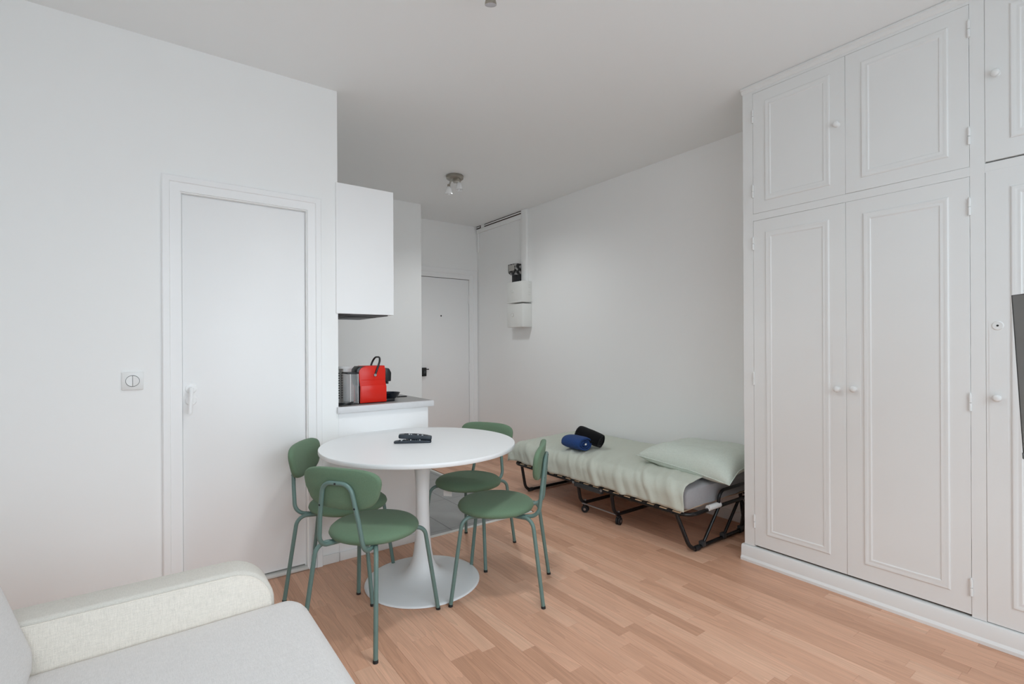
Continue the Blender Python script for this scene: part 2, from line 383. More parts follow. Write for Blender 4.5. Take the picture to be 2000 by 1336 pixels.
# tiles
ft = B(TX0-.5, TX1, TY0, YE, -.0119, -.004).build('floor_kitchen', GROUT, kind=ST)
ys = [TY0, 3.035, 3.635, 4.235, 4.80, YE]; xs = [TX0-.02, 1.69, 1.99, 2.29, TX1]
for j in range(len(ys)-1):
    for i in range(len(xs)-1):
        if xs[i+1]-xs[i] < .02 or ys[j+1]-ys[j] < .02: continue
        MB().box(xs[i]+.0015, xs[i+1]-.0015, ys[j]+.0015, ys[j+1]-.0015, -.0045, -.0005).build('tile', TILE, ft, bevel=.001, bseg=1)
MB().prism([(TY0-.030, -.003), (TY0-.028, .004), (TY0-.018, .006), (TY0-.010, .006), (TY0+.001, .003), (TY0+.003, -.003)], 0, TX0-.001, TX1+.03).build('trim_1', STRIP, kind=ST)
MB().prism([(TX1-.001, -.003), (TX1+.002, .004), (TX1+.012, .006), (TX1+.022, .006), (TX1+.030, .003), (TX1+.031, -.003)], 1, TY0-.001, YE-.03).build('trim_2', STRIP, kind=ST)

# ---- baseboards
def base(name, x0, x1, y0, y1, h=.07): return B(x0, x1, y0, y1, 0, h).build(name, SKIRT, kind=ST, bevel=.004)
base('baseboard_north', .822, XC-.001, YL-.010, YL-.0005, .055)
base('baseboard_east', XB-.012, XB-.0005, 1.60, 5.31, .075)
base('baseboard_west', XW0+.0005, XW0+.012, YS+.01, YL-.02)
base('baseboard_north_west', XW0+.02, .075, YL-.012, YL-.0005)

# ---- door_1 (bathroom door in the north wall)
d1 = thing('door_1', ((DX0+DX1)/2, YL+.03, 0), None, None, kind=ST)
Mn = lambda y: Matrix(((1,0,0,0),(0,0,-1,y),(0,1,0,0),(0,0,0,1)))      # local (a,b,c) -> (x, y-c, z)
cas = MB()
cas.frame([(0,0),(0,.012),(.005,.016),(.030,.016),(.034,.010),(.040,.010),(.075,.010),(.075,-.03),(.088,-.03)], (.073, .822, -.6, 2.096), Mn(YL))
# cut below the floor: keep z >= 0
cas.v = [(x, y_, max(z, 0.0)) for x, y_, z in cas.v]
cas.build('casing', DOORP, d1, smooth=30)
B(DX0+.004, DX1-.003, YL+.022, YL+.060, .024, DZ-.003).build('door_leaf', DOORP, d1, bevel=.003)
B(DX0-.004, DX1+.004, YL-.004, YL+.08, -.002, .014).build('threshold', STRIP, d1, bevel=.004)
hx, hy = .192, YL+.022
for zc in (1.045, .985):
    disc('rosette', (hx, hy, zc), (0,-1,0), .026, .005, DOORP, d1, 28, .022)
h_ = MB().tube(fillet([(hx, hy-.004, 1.045), (hx, hy-.045, 1.045), (hx-.008, hy-.048, .925)], .016, 6), .0095, 14)
h_.build('door_handle', DOORP, d1, smooth=50)

# ---- door_2 (entry door)
d2 = thing('door_2', ((EX0+EX1)/2, YE, 0), None, None, kind=ST)
cas = MB(); cas.frame([(0,0),(0,.014),(.004,.018),(.060,.018),(.064,.012),(.090,.012),(.090,.020),(.097,.020),(.120,.020),(.120,-.05)], (EX0-.118, EX1+.118, -.6, EZ+.118), Mn(YE))
cas.v = [(min(max(x, XK+.001), XB-.001), y_, max(z, 0.0)) for x, y_, z in cas.v]
cas.build('casing', DOORP, d2, smooth=30)
B(EX0+.006, EX1-.005, YE-.004, YE+.04, .01, EZ-.008).build('door_leaf', DOORP, d2, bevel=.003)
lk = B(2.585, 2.650, YE-.045, YE-.003, .905, 1.005).build('lock_case', BLKP, d2, bevel=.006, label='black lock case')
MB().cyl((2.655, YE-.03, .985), (2.685, YE-.03, .985), .006, 10).build('lock_lever', BLKP, lk, smooth=40)
disc('lock_knob', (2.618, YE-.045, .955), (0,-1,0), .016, .018, GREYM, lk, 18)
disc('peephole', (2.862, YE-.0035, 1.615), (0,-1,0), .0085, .004, DARKH, d2, 14)
for zc in (1.823, .987): MB().cyl((EX1-.003, YE-.012, zc-.05), (EX1-.003, YE-.012, zc+.05), .010, 12).build('hinge', DOORP, d2, smooth=40)

# ---- service hatch trims on the east wall near the entry
tr = MB(); tr.box(XB-.022, XB-.0005, 4.384, 5.31, 2.655, 2.706); tr.box(XB-.022, XB-.0005, 4.384, 4.410, 1.99, 2.655); tr.box(XB-.016, XB-.0005, 5.275, 5.31, 2.42, 2.655)
tr.build('trim_3', WALL, kind=ST, bevel=.003)
t4 = thing('trim_4', (XB-.01, 4.85, 2.71), None, None, kind=ST)
B(XB-.020, XB-.0005, 4.384, 5.310, 2.7065, 2.740).build('gap_backing', BROWN, t4, label='dark brown strip painting the shade of the gap under the ceiling')  # brown colour stands in for the shade inside the open slot
B(XB-.026, XB-.0205, 4.392, 5.13, 2.718, 2.730).build('batten', WALL, t4)
B(XB-.026, XB-.0205, 5.13, 5.200, 2.7065, 2.740).build('plaster_patch', WALL, t4)
B(XB-.026, XB-.0205, 5.225, 5.300, 2.718, 2.730).build('batten', WALL, t4)

# ------------------------------------------------------------------ built-in wardrobe
WY1 = 1.562; WY0 = YS+.002; Z1, Z2, Z3, Z4, Z5 = .100, 1.9595, 2.0015, 2.6915, H-.002
wd = thing('built_in_wardrobe', (3.1, .4, 0), 'tall white painted built-in wardrobe with six panelled doors and round knobs beside the folding bed', 'wardrobe')
cols = [(1.5018, 1.0319), (1.0310, .5648), (.5152, .0498), (.0485, -.4178)]
ff = MB()
ff.box(XF, XF+.022, 1.503, WY1, Z1-.01, Z5); ff.box(XF, XF+.022, .5165, .5635, Z1-.01, Z5); ff.box(XF, XF+.022, WY0, -.419, Z1-.01, Z5)
for ya, yb in ((.5635, 1.503), (-.419, .5165)):
    ff.box(XF, XF+.022, ya, yb, Z2+.0012, Z3-.0012); ff.box(XF, XF+.022, ya, yb, Z4+.0012, Z5)
# old paint fills most of the door gaps a little below the surface; bare dark stretches remain between the fills
def fill_v(ya, yb, za, zb, bare=()):
    cuts = [za] + [q for p in bare for q in p] + [zb]
    for a_, b_ in zip(cuts[::2], cuts[1::2]):
        if b_ - a_ > .002: ff.box(XF+.0025, XF+.022, ya, yb, a_, b_)
def fill_h(za, zb, ya, yb, bare=()):
    cuts = [ya] + [q for p in bare for q in p] + [yb]
    for a_, b_ in zip(cuts[::2], cuts[1::2]):
        if b_ - a_ > .002: ff.box(XF+.0025, XF+.022, a_, b_, za, zb)
for z0_, z1_ in ((Z1, Z2), (Z3, Z4)):
    fill_v(.5152, .5165, z0_, z1_); fill_v(1.0310, 1.0319, z0_, z1_, ((2.40, 2.46), (2.54, 2.62)) if z0_ > 1 else ())
fill_v(1.5018, 1.503, Z1, Z2, ((.30, .42), (.52, .60), (.86, 1.00), (1.12, 1.24), (1.42, 1.46), (1.60, 1.70)))
fill_v(1.5018, 1.503, Z3, Z4, ((2.17, 2.22), (2.36, 2.52), (2.62, 2.66)))
fill_v(.5635, .5648, Z1, Z2, ((.26, .42), (.66, .70), (.78, .90), (1.05, 1.20), (1.24, 1.44), (1.46, 1.62), (1.70, 1.74)))
fill_v(.5635, .5648, Z3, Z4, ((2.03, 2.08), (2.17, 2.52), (2.60, 2.63)))
fill_h(Z4, Z4+.0012, .566, 1.5018, ((.575, .66), (.72, .75), (.86, 1.03), (1.24, 1.28), (1.30, 1.38), (1.43, 1.47)))
fill_h(Z3-.0012, Z3, .566, 1.5018, ((.62, .66), (.74, 1.03), (1.10, 1.14), (1.20, 1.24)))
fill_h(Z2, Z2+.0012, .566, 1.5018, ((.57, .68), (.72, .74), (1.04, 1.44)))
ff.build('face_frame', WARD, wd, bevel=.0012, bseg=1)
B(XF+.022, XB-.002, WY1-.022, WY1, .0, Z5).build('side_panel', WARD, wd)
B(XF+.032, XB-.03, WY0, WY1-.024, .06, Z5-.01).build('carcass', SUBFL, wd, label='dark inside of the wardrobe seen in the gaps')  # dark colour puts the shade behind the door gaps
MB().prism([(XF-.018, H-.002), (XF-.020, H-.012), (XF-.012, H-.018), (XF-.008, H-.028), (XF-.001, H-.034), (XF+.01, H-.034), (XF+.01, H-.002)], 1, WY0, WY1+.004).build('cornice', WARD, wd, smooth=30)
MB().prism([(XF-.026, 0), (XF-.026, .014), (XF-.018, .026), (XF-.016, .078), (XF-.012, .086), (XF-.003, .088), (XF+.02, .088), (XF+.02, 0)], 1, WY0, WY1+.012).build('plinth', WARD, wd, smooth=30)
Mw = Matrix(((0,0,-1,XF),(1,0,0,0),(0,1,0,0),(0,0,0,1)))     # local (a,b,c) -> (XF-c, a, b)
MOLD = [(0,0),(.001,.0030),(.005,.0052),(.011,.0052),(.016,.0032),(.021,.0028),(.025,.0040),(.030,.0034),(.034,.0006),(.038,0)]
KNOB = [(.0,.029),(.006,.0288),(.012,.0265),(.0155,.021),(.0145,.016),(.010,.013),(.0075,.008),(.009,.003),(.014,.0)]
def ward_door(ya, yb, za, zb, hinge_left, hinges, knob=None, plate=None, lock=None, pm=(.068, .068, .062, .062)):
    d = B(XF-.0005, XF+.022, yb, ya, za, zb).build('wardrobe_door', WARD, wd, bevel=.0012, bseg=1)
    MB().frame(MOLD, (yb+pm[0], ya-pm[1], za+pm[2], zb-pm[3]), Mw @ Matrix.Translation((0,0,.0005))).build('moulding', WARD, d, smooth=25)
    yy = ya if hinge_left else yb
    for zc in hinges:
        h = MB(); h.cyl((XF-.004, yy, zc-.035), (XF-.004, yy, zc-.001), .0055, 10); h.cyl((XF-.004, yy, zc+.001), (XF-.004, yy, zc+.035), .0055, 10)
        h.cyl((XF-.004, yy, zc+.035), (XF-.004, yy, zc+.042), .004, 8, .002)
        h.build('hinge', WARD, d, smooth=40)
    if plate:
        yc, p0, p1, w = plate
        poly = [(yc-w, p1), (yc+w, p1)] + [(yc+w*math.cos(t*PI/12), p0+w*(1-math.sin(t*PI/12))) for t in range(0, 13)]
        MB().prism(poly, 0, XF-.0016, XF-.0005).build('finger_plate', WARD, d)
    if knob:
        MB().lathe(KNOB, seg=22, M=Matrix(((0,0,-1,XF-.0005),(0,1,0,knob[0]),(1,0,0,knob[1]),(0,0,0,1)))).build('knob', WARD, d, smooth=50)
    if lock:
        l = disc('lock_rosette', (XF-.001, lock[0], lock[1]), (-1,0,0), .020, .004, WARD, d, 24, .016)
        disc('keyhole', (XF-.005, lock[0], lock[1]), (-1,0,0), .004, .0006, DARKH, l, 10)
c = cols
ward_door(*c[0], Z3, Z4, True, (2.56, 2.13), knob=(1.067, 2.359))
ward_door(*c[1], Z3, Z4, False, (2.585, 2.13))
ward_door(*c[0], Z1, Z2, True, (1.83, 1.055, .235), knob=(1.068, 1.024), plate=(1.068, .81, 1.30, .026), pm=(.074, .069, .075, .070))
ward_door(*c[1], Z1, Z2, False, (1.83, 1.000, .215), knob=(.996, 1.029), plate=(.996, .80, 1.30, .026), pm=(.068, .074, .078, .070))
ward_door(*c[2], Z3+.005, Z4, False, (2.56, 2.13), knob=(.480, 2.359), pm=(.075, .075, .075, .065))
ward_door(*c[2], Z1-.008, Z2+.008, False, (1.83, .25), knob=(.480, 1.027), plate=(.478, .80, 1.345, .028), lock=(.479, 1.324), pm=(.075, .075, .085, .080))
ward_door(*c[3], Z3, Z4, False, (2.56, 2.13), pm=(.075, .075, .075, .065))
ward_door(*c[3], Z1, Z2, False, (1.83, .25), pm=(.075, .075, .085, .080))

# ------------------------------------------------------------------ television on a swivel arm
tvx = Vector((-.896, -.443, 0)).normalized(); tvn = Vector((-.443, .896, 0)).normalized()
tilt = math.radians(6.0); tvu = (Vector((0,0,1)) + tvn*.060 + tvx*.030).normalized(); tvx = (tvx - tvu*tvx.dot(tvu)).normalized(); tvf = tvx.cross(tvu)
if tvf.dot(tvn) < 0: tvf = -tvf
O_ = Vector((2.446, .352, .858))     # lower far corner of the screen
Mt = Matrix(((tvx.x, tvf.x, tvu.x, O_.x), (tvx.y, tvf.y, tvu.y, O_.y), (tvx.z, tvf.z, tvu.z, O_.z), (0,0,0,1)))
tv = thing('television', O_ + tvx*.48, 'black flat screen television tilted down on a swivel arm in front of the wardrobe', 'television')
MB().box(0.01, .955, -.024, -.004, 0.01, .550, Mt).build('casing', TVB, tv, bevel=.003)
MB().box(.0025, .9625, -.0045, -.0006, .014, .5575, Mt).build('screen', TVS, tv)
MB().frame([(0,-.003),(0,.0002),(.0028,.0002),(.0028,-.0015)], (0, .965, 0, .560), Mt @ Matrix(((1,0,0,0),(0,0,1,0),(0,1,0,0),(0,0,0,1)))).build('bezel', TVB, tv)
MB().box(.0, .965, -.012, .003, -.006, .016, Mt).build('lower_trim', GREYM, tv, bevel=.002)
pc = Mt @ Vector((.48, -.06, .28))
arm = MB(); arm.box(.36, .60, -.075, -.030, .17, .39, Mt)
arm.tube([Mt @ Vector((.48, -.07, .28)), Vector((2.35, -.02, pc.z)), Vector((2.83, -.18, pc.z))], .02, 12)
arm.box(2.80, 2.829, -.26, -.10, pc.z-.12, pc.z+.12)
arm.build('swivel_arm', BLACKM, tv, smooth=40)

# ------------------------------------------------------------------ sofa
sf = thing('sofa', (-.05, .6, 0), 'light grey woven fabric sofa with a rounded slim arm in front of the white door', 'sofa')
def arm_mesh(y0, y1):
    # side outline in x-z, rounded front top corner
    pl = [(-.62, .10), (.318, .10), (.318, .47)] + [(.20+.118*math.cos(t), .482+.118*math.sin(t)) for t in [PI/2*k/10 for k in range(1, 11)]] + [(-.62, .600)]
    return MB().prism(pl, 1, y0, y1), pl
for ya, yb in ((1.648, 1.752), (-.76, -.656)):
    m_, pl = arm_mesh(ya, yb)
    a = m_.build('armrest', SOFAT, sf, bevel=.012, bseg=3)
    inner = ya if ya > 0 else yb; dr = -1 if ya > 0 else 1
    pp = [(x - (.012 if x > .2 else 0), z) for x, z in pl]
    ins = MB(); n = len(pl)
    pin = [(-.60, .12), (.306, .12), (.306, .47)] + [(.20+.106*math.cos(t), .482+.106*math.sin(t)) for t in [PI/2*k/10 for k in range(1, 11)]] + [(-.60, .588)]
    ins.prism(pin, 1, inner+dr*.006 - .001, inner+dr*.0 + .001 if dr < 0 else inner+dr*.0)
    ins.build('arm_inner_panel', SOFA2, a, bevel=.002, label='beige inner panel of the armrest')
    seam = [(x, inner+dr*.004, z) for x, z in pin[2:]]
    MB().tube(seam, .0028, 6).build('piping', SOFA2, a, smooth=60)
def cushion(nm, m, fn, nu, nv): return MB().grid(fn, nu, nv, True).build(nm, m, sf, smooth=60)
# seat cushion: rounded section in x-z swept along y with rounded ends
sec = fillet([(-.35, 0, .25), (.405, 0, .25), (.405, 0, .490), (-.35, 0, .480), (-.35, 0, .25)], [.03, .065, .02], 8)[:-1]
cx_, cz_ = .03, .355
def seat_fn(u, v):
    i = int(round(u*len(sec))) % len(sec); p = sec[i]
    e = [0, .004, .014, .03, .05]; L_ = 1.640+.652
    tt = v*14; k = int(round(tt))
    if k <= 4: dy = [0, .003, .012, .028, .05][k]; yv = -.652+dy; q = 1-[.055, .036, .018, .006, 0][k]
    elif k >= 10: kk = 14-k; dy = [0, .003, .012, .028, .05][kk]; yv = 1.640-dy; q = 1-[.055, .036, .018, .006, 0][kk]
    else: yv = -.602 + (k-4)/6*(L_-.10); q = 1
    crown = .010*math.sin(PI*min(1, max(0, (yv+.65)/2.29))) if p.z > .36 else 0
    sx = p.x if p.x < 0 else cx_+(p.x-cx_)*(1-(1-q)*.9)
    return (sx, yv, cz_+(p.z-cz_)*(1-(1-q)*2.2)+crown)
mbs = MB().grid(seat_fn, len(sec), 15, True)
n_ = len(sec); mbs.f.append([i*15 for i in range(n_)]); mbs.f.append([i*15+14 for i in range(n_)][::-1])
mbs.build('seat_cushion', SOFA, sf, smooth=60)
# back cushion leaning back
bsec = fillet([(-.225, 0, .462), (-.205, 0, .525), (-.287, 0, .79), (-.40, 0, .86), (-.52, 0, .82), (-.42, 0, .47), (-.225, 0, .462)], [.08, .16, .06, .06, .03], 6)[:-1]
def back_fn(u, v):
    i = int(round(u*len(bsec))) % len(bsec); p = bsec[i]; k = int(round(v*12))
    if k <= 3: yv = -.65+[0, .008, .028, .06][k]; q = [.78, .90, .975, 1][k]
    elif k >= 9: kk = 12-k; yv = 1.642-[0, .008, .028, .06][kk]; q = [.78, .90, .975, 1][kk]
    else: yv = -.59+(k-3)/6*2.172; q = 1
    return (-.36+(p.x+.36)*q, yv, .65+(p.z-.65)*q)
mbb = MB().grid(back_fn, len(bsec), 13, True); n_ = len(bsec)
mbb.f.append([i*13 for i in range(n_)]); mbb.f.append([i*13+12 for i in range(n_)][::-1])
mbb.build('back_cushion', SOFA, sf, smooth=60)
B(-.62, .36, -.655, 1.647, .06, .255).build('base', SOFA, sf, bevel=.012)
B(-.66, -.45, -.655, 1.647, .255, .78).build('back_frame', SOFA, sf, bevel=.03, bseg=4)
for x in (-.56, .26):
    for y in (-.70, 1.70): disc('foot', (x, y, 0), (0,0,1), .022, .101, BLACKM, sf, 14, .03)

# ------------------------------------------------------------------ round table
TC = Vector((1.192, 2.462, 0)); TZ = .735
tb = thing('dining_table', TC, 'round white tulip table with a trumpet-shaped pedestal among four green chairs', 'table')
top = [(0, TZ-.022), (.46, TZ-.023), (.502, TZ-.0225), (.5085, TZ-.020), (.510, TZ-.016), (.510, TZ-.0025), (.5085, TZ), (0, TZ)]
MB().lathe(top, (TC.x, TC.y, 0), 96).build('tabletop', TABLE, tb, smooth=35)
BC = Vector((1.201, 2.450, 0))
ped = [(.298, .0), (.302, .004), (.300, .009), (.292, .012), (.25, .016), (.20, .022), (.155, .027), (.118, .037), (.090, .053), (.070, .080), (.0555, .120), (.0465, .168), (.0405, .23), (.0370, .300), (.0350, .37), (.0348, .44), (.0365, .50), (.0395, .56), (.0450, .62), (.0525, .665), (.066, .695), (.085, .7125), (0, .7128)]
bs = MB().lathe(ped, (BC.x, BC.y, 0), 64).build('pedestal', TABLE, tb, smooth=50)

# ------------------------------------------------------------------ chairs
def chair_build(label):
    t = thing('dining_chair', (0,0,0), label, 'chair', 'green chairs around the white table')
    R = .0096
    # seat pad
    prof = [(0,.411),(.15,.411),(.183,.413),(.197,.420),(.202,.430),(.198,.441),(.186,.451),(.16,.459),(.12,.4635),(.06,.466),(0,.467)]
    se = MB().lathe(prof, (0,.038,0), 48, sx=.985, sy=.975).build('seat', GREENF, t, smooth=60)
    pl = MB(); pl.lathe([(0,.405),(.10,.405),(.104,.407),(.104,.412),(0,.412)], (0,.03,0), 32)
    pl.build('seat_plate', BLACKM, t, smooth=40, label='dark plate under the seat')
    for sx in (-1, 1):
        F = Vector((sx*.225, .222, 0)); Rr = Vector((sx*.182, -.222, 0))
        Ft = Vector((sx*.180, .172, .414)); Rt = Vector((sx*.150, -.168, .412)); mid = Vector((sx*.050, .0, .4005))
        Fk = Vector((sx*.105, .085, .4005)); Rk = Vector((sx*.090, -.085, .4005))
        for P0, Pt, Pk in ((F, Ft, Fk), (Rr, Rt, Rk)):
            path = fillet([P0, Pt, Pk, mid], [.050, .05], 8)
            lg = MB().tube(path, R, 14).build('leg', GREENT, t, smooth=50)
            dd = (Pt-P0).normalized()
            MB().cyl(P0-dd*.001, P0+dd*.011, R+.0012, 14).build('foot_cap', RUBB, lg, smooth=40, label='black foot cap')
    # back tube
    s_ = 1
    pts = [(-.060, .0, .4015), (-.088, -.090, .4015), (-.112, -.196, .414), (-.096, -.209, .54), (-.067, -.224, .695), (.067, -.224, .695), (.096, -.209, .54), (.112, -.196, .414), (.088, -.090, .4015), (.060, .0, .4015)]
    path = fillet(pts, [.03, .055, .0, .050, .050, .0, .055, .03], 8)
    bt = MB().tube(path, R, 14).build('back_tube', GREENT, t, smooth=50)
    for x, y, z in ((0, -.2345, .695), (-.0855, -.2235, .598), (.0855, -.2235, .598)):
        MB().cyl((x, y+.004, z), (x, y-.001, z), .0042, 10).build('screw', BLKP, bt, smooth=40)
    # back pad
    out = []
    for i in range(56):
        a = 2*PI*i/56; c_, s2 = math.cos(a), math.sin(a); n = 4.0
        x = .186*math.copysign(abs(c_)**(2/n), c_); z = .088*math.copysign(abs(s2)**(2/n), s2)
        x *= 1 + .07*(z/.088) - (.07 if z < 0 else 0)*abs(z/.088); z += .012*(x/.19)**2*(-.35 if z > 0 else 1)
        out.append((x, z))
    vs = []; fs = []
    rings = [(0.0, .019), (.45, .0185), (.75, .0165), (.92, .0115), (.985, .005), (1.0, -.003), (.985, -.011), (.94, -.0145), (.6, -.0155), (0.0, -.0155)]
    tl = math.radians(7)
    def place(x, z, d):
        yb = -.1985 + .50*x*x*1.0 - math.tan(tl)*0
        y = yb + d; zz = z
        y2 = y - math.sin(tl)*zz; z2 = .668 + math.cos(tl)*zz
        return (x, y2, z2)
    m = len(rings)
    for x, z in out:
        for q, d in rings: vs.append(place(x*q, z*q, d))
    for k in range(56):
        k2 = (k+1) % 56
        for i in range(m-1): fs.append((k*m+i, k2*m+i, k2*m+i+1, k*m+i+1))
    MB().add(vs, fs).build('backrest', GREENF, t, smooth=60)
    # care label hanging under the seat
    lb = MB().box(-.026, .026, -.0005, .0005, .368, .404, Matrix.Translation((.06, .17, 0)) @ Matrix.Rotation(.25, 4, 'Z'))
    lb.build('care_label', LABEL, se, label='white printed label hanging under the seat')
    return t
def kids(o): return [c_ for c_ in bpy.data.objects if c_.parent == o]
def dup(o, parent=None):
    c_ = o.copy(); COL.objects.link(c_)
    if parent is not None: c_.parent = parent
    for k in kids(o): dup(k, c_)
    return c_
def put(o, x, y, f, label=None):
    o.location = (x, y, 0); o.rotation_euler = (0, 0, math.atan2(f[1], f[0]) - PI/2)
    if label: o['label'] = label
chair = chair_build('green upholstered chair nearest the sofa, its backrest turned to the camera')
specs = [((.816, 2.197), (.826, .563), 'green upholstered chair nearest the sofa, showing the tube behind its backrest'),
         ((1.500, 2.126), (-.713, .700), 'green upholstered chair on the wardrobe side of the table, seen side-on'),
         ((1.620, 2.630), (-.893, -.45), 'dark green chair at the far side of the table, towards the entry door'),
         ((.838, 2.666), (.812, -.583), 'green upholstered chair against the white door and wall, partly behind another chair')]
chs = [chair] + [dup(chair) for _ in range(3)]
for o, (p, f, lb) in zip(chs, specs): put(o, *p, f, lb)

# ------------------------------------------------------------------ remotes on the table
def remote(name, label, c, ang, L_, w, h, pitch, roll, keys):
    M = Matrix.Translation(c) @ Matrix.Rotation(ang, 4, 'Z') @ Matrix.Rotation(pitch, 4, 'Y') @ Matrix.Rotation(roll, 4, 'X')
    t = thing(name, c, label, 'remote control', 'remote controls on the table')
    poly = [(x, y) for x, y in superell(L_/2, w/2, 7, 48)]
    mb = MB(); n = len(poly)
    lay = [(.90, 0), (.97, .003), (1.0, h*.45), (.985, h*.85), (.94, h)]
    vs = []; fs = []
    for q, z in lay:
        for x, y in poly: vs.append((x*(1-(1-q)*.35), y*q, z + (.006*(1-(2*x/L_)**2) if z > h*.5 else 0)))
    for i in range(len(lay)-1):
        for k in range(n): fs.append((i*n+k, i*n+(k+1) % n, (i+1)*n+(k+1) % n, (i+1)*n+k))
    fs.append(list(range(n))[::-1]); fs.append([(len(lay)-1)*n+k for k in range(n)])
    mb.add(vs, fs, M); mb.build('body', REMO, t, smooth=45)
    for kx, ky, a, b_, white in keys:
        z = h + .006*(1-(2*kx/L_)**2)
        MB().box(kx-a, kx+a, ky-b_, ky+b_, z-.002, z+.0018, M).build('button', KEYW if white else KEYD, t, bevel=.0006, bseg=1)
    return t
K1 = [(-.055+.0115*i, dy, .0036, .0036, False) for i in range(11) for dy in (-.011, 0, .011)]
K1 = [(a, b_, c_, d_, (i in (6, 7, 9, 18, 24))) for i, (a, b_, c_, d_, _) in enumerate(K1)]
ra = math.atan2(-.100, .172)
remote('remote_control', 'slim dark remote control lying flat under another on the white table', Vector((1.160, 2.480, TZ)), ra, .198, .040, .011, 0, 0, [(-.07+.012*i, dy, .0035, .0035, i % 4 == 1) for i in range(10) for dy in (-.009, .009)])
remote('remote_control', 'dark blue-black remote control resting tilted on top of the flat one', Vector((1.176, 2.484, TZ+.0190)), ra+.02, .176, .046, .019, .085, 0, K1)

# ------------------------------------------------------------------ folding bed
RZ = .238; BX0, BX1, BY0, BY1 = 2.585, 3.330, 1.775, 3.510; TR_ = .0115
bd = thing('folding_bed', ((BX0+BX1)/2, (BY0+BY1)/2, 0), 'black folding guest bed frame with slats and small castors along the bed wall', 'bed')
HY1, HY2 = 2.735, 2.455
for nm, ya, yb in (('end_frame', BY0, HY2), ('end_frame', BY1, HY1)):
    pth = fillet([(BX0, yb, RZ), (BX0, ya, RZ), (BX1, ya, RZ), (BX1, yb, RZ)], [.09, .09], 8)
    MB().tube(pth, TR_, 12).build(nm, BLACKM, bd, smooth=50)
for x in (BX0, BX1):
    MB().tube([(x, HY1, RZ), (x, HY2, RZ)], TR_, 12).build('side_rail', BLACKM, bd, smooth=50)
    hp = B(x-.016, x+.016, HY2+.005, HY1-.005, RZ-.028, RZ+.004).build('hinge_plate', GREYM, bd, bevel=.003)
    for y in (HY1, HY2): MB().cyl((x-.02, y, RZ), (x-.013, y, RZ), .010, 12).build('rivet', SILV, hp, smooth=40)
# slats across
ns = 17
for i in range(ns):
    y = BY0+.075 + (BY1-BY0-.21)*i/(ns-1)
    sl = MB().grid(lambda u, v: (BX0-.008+(BX1-BX0+.016)*u, y-.026+.052*v, RZ+.013+.006*math.sin(PI*u)), 7, 2).build('slat', SLATM, bd, solid=.006)
    for x in (BX0, BX1): B(x-.011, x+.014, y+.030, y+.058, RZ+.006, RZ+.020).build('slat_holder', BLKP, sl, bevel=.003)
def u_leg(y_top, y_bot, ztop, zbot, slant=0.0, bar_r=.0125):
    pts = [(BX0+.012, y_top, ztop), (BX0+.020+slant, y_bot, zbot), (BX1-.020-slant, y_bot, zbot), (BX1-.012, y_top, ztop)]
    l = MB().tube(fillet(pts, [.07, .07], 8), bar_r, 12).build('leg', BLACKM, bd, smooth=50)
    return l
l1 = u_leg(1.862, 1.800, RZ-.010, .015, .045)
l2 = u_leg(3.40, 3.395, RZ-.010, .015, .03)
for l, yb, xo in ((l1, 1.800, .125), (l2, 3.395, .10)):
    for x in (BX0+xo, BX1-xo): MB().tube([(x-.022, yb, .015), (x+.022, yb, .015)], .0160, 12).build('foot_sleeve', RUBB, l, smooth=40)
for y in (2.715, 2.385):
    l = u_leg(y+.0, y, RZ-.012, .075, .02)
    for x in (BX0+.085, BX1-.085):
        MB().cyl((x, y, .085), (x, y, .098), .007, 10).build('bolt', SILV, l, smooth=40)
        cst = MB().cyl((x-.0, y, .030), (x, y, .072), .006, 10).build('castor', GREYM, bd, smooth=40)
        ang = .5 if y > 2.5 else 1.9
        ax = Vector((math.cos(ang), math.sin(ang), 0))
        for s_ in (-1, 1):
            p = Vector((x, y, .0265)) + ax*(s_*.009)
            MB().cyl(p-ax*.0065, p+ax*.0065, .0262, 22).build('wheel', RUBB, cst, smooth=40)
            MB().cyl(p+ax*(s_*.0066), p+ax*(s_*.0076), .010, 14).build('hub', SILV, cst, smooth=40)
        B(x-.012, x+.012, y-.016, y+.016, .048, .064).build('housing', BLKP, cst, bevel=.005)
for x in (BX0+.055, BX1-.055): MB().tube([(x, 2.715, .075), (x, 2.385, .075)], .0055, 10).build('spreader_rod', SILV, bd, smooth=50)
# head-end struts and hoop
for x in (BX0+.185, BX0+.415, BX1-.12):
    MB().tube([(x, 1.800, .020), (x+.140 if x < 3.1 else x+.02, BY0, RZ-.005)], .0095, 10).build('strut', BLACKM, bd, smooth=50)
    B(x-.018, x+.018, 1.785, 1.815, .012, .045).build('strut_bracket', GREYM, bd, bevel=.004)
MB().tube(fillet([(BX0+.310, BY0-.004, RZ), (BX0+.312, BY0-.014, .338), (BX1-.10, BY0-.014, .338), (BX1-.10, BY0-.004, RZ)], [.07, .07], 8), .010, 12).build('head_hoop', BLACKM, bd, smooth=50)
MB().tube([(BX0+.200, BY0-.005, RZ+.012), (BX0+.325, BY0-.005, RZ+.012)], .0175, 12).build('end_cap', WPLA, bd, smooth=50, label='white plastic clip on the frame')

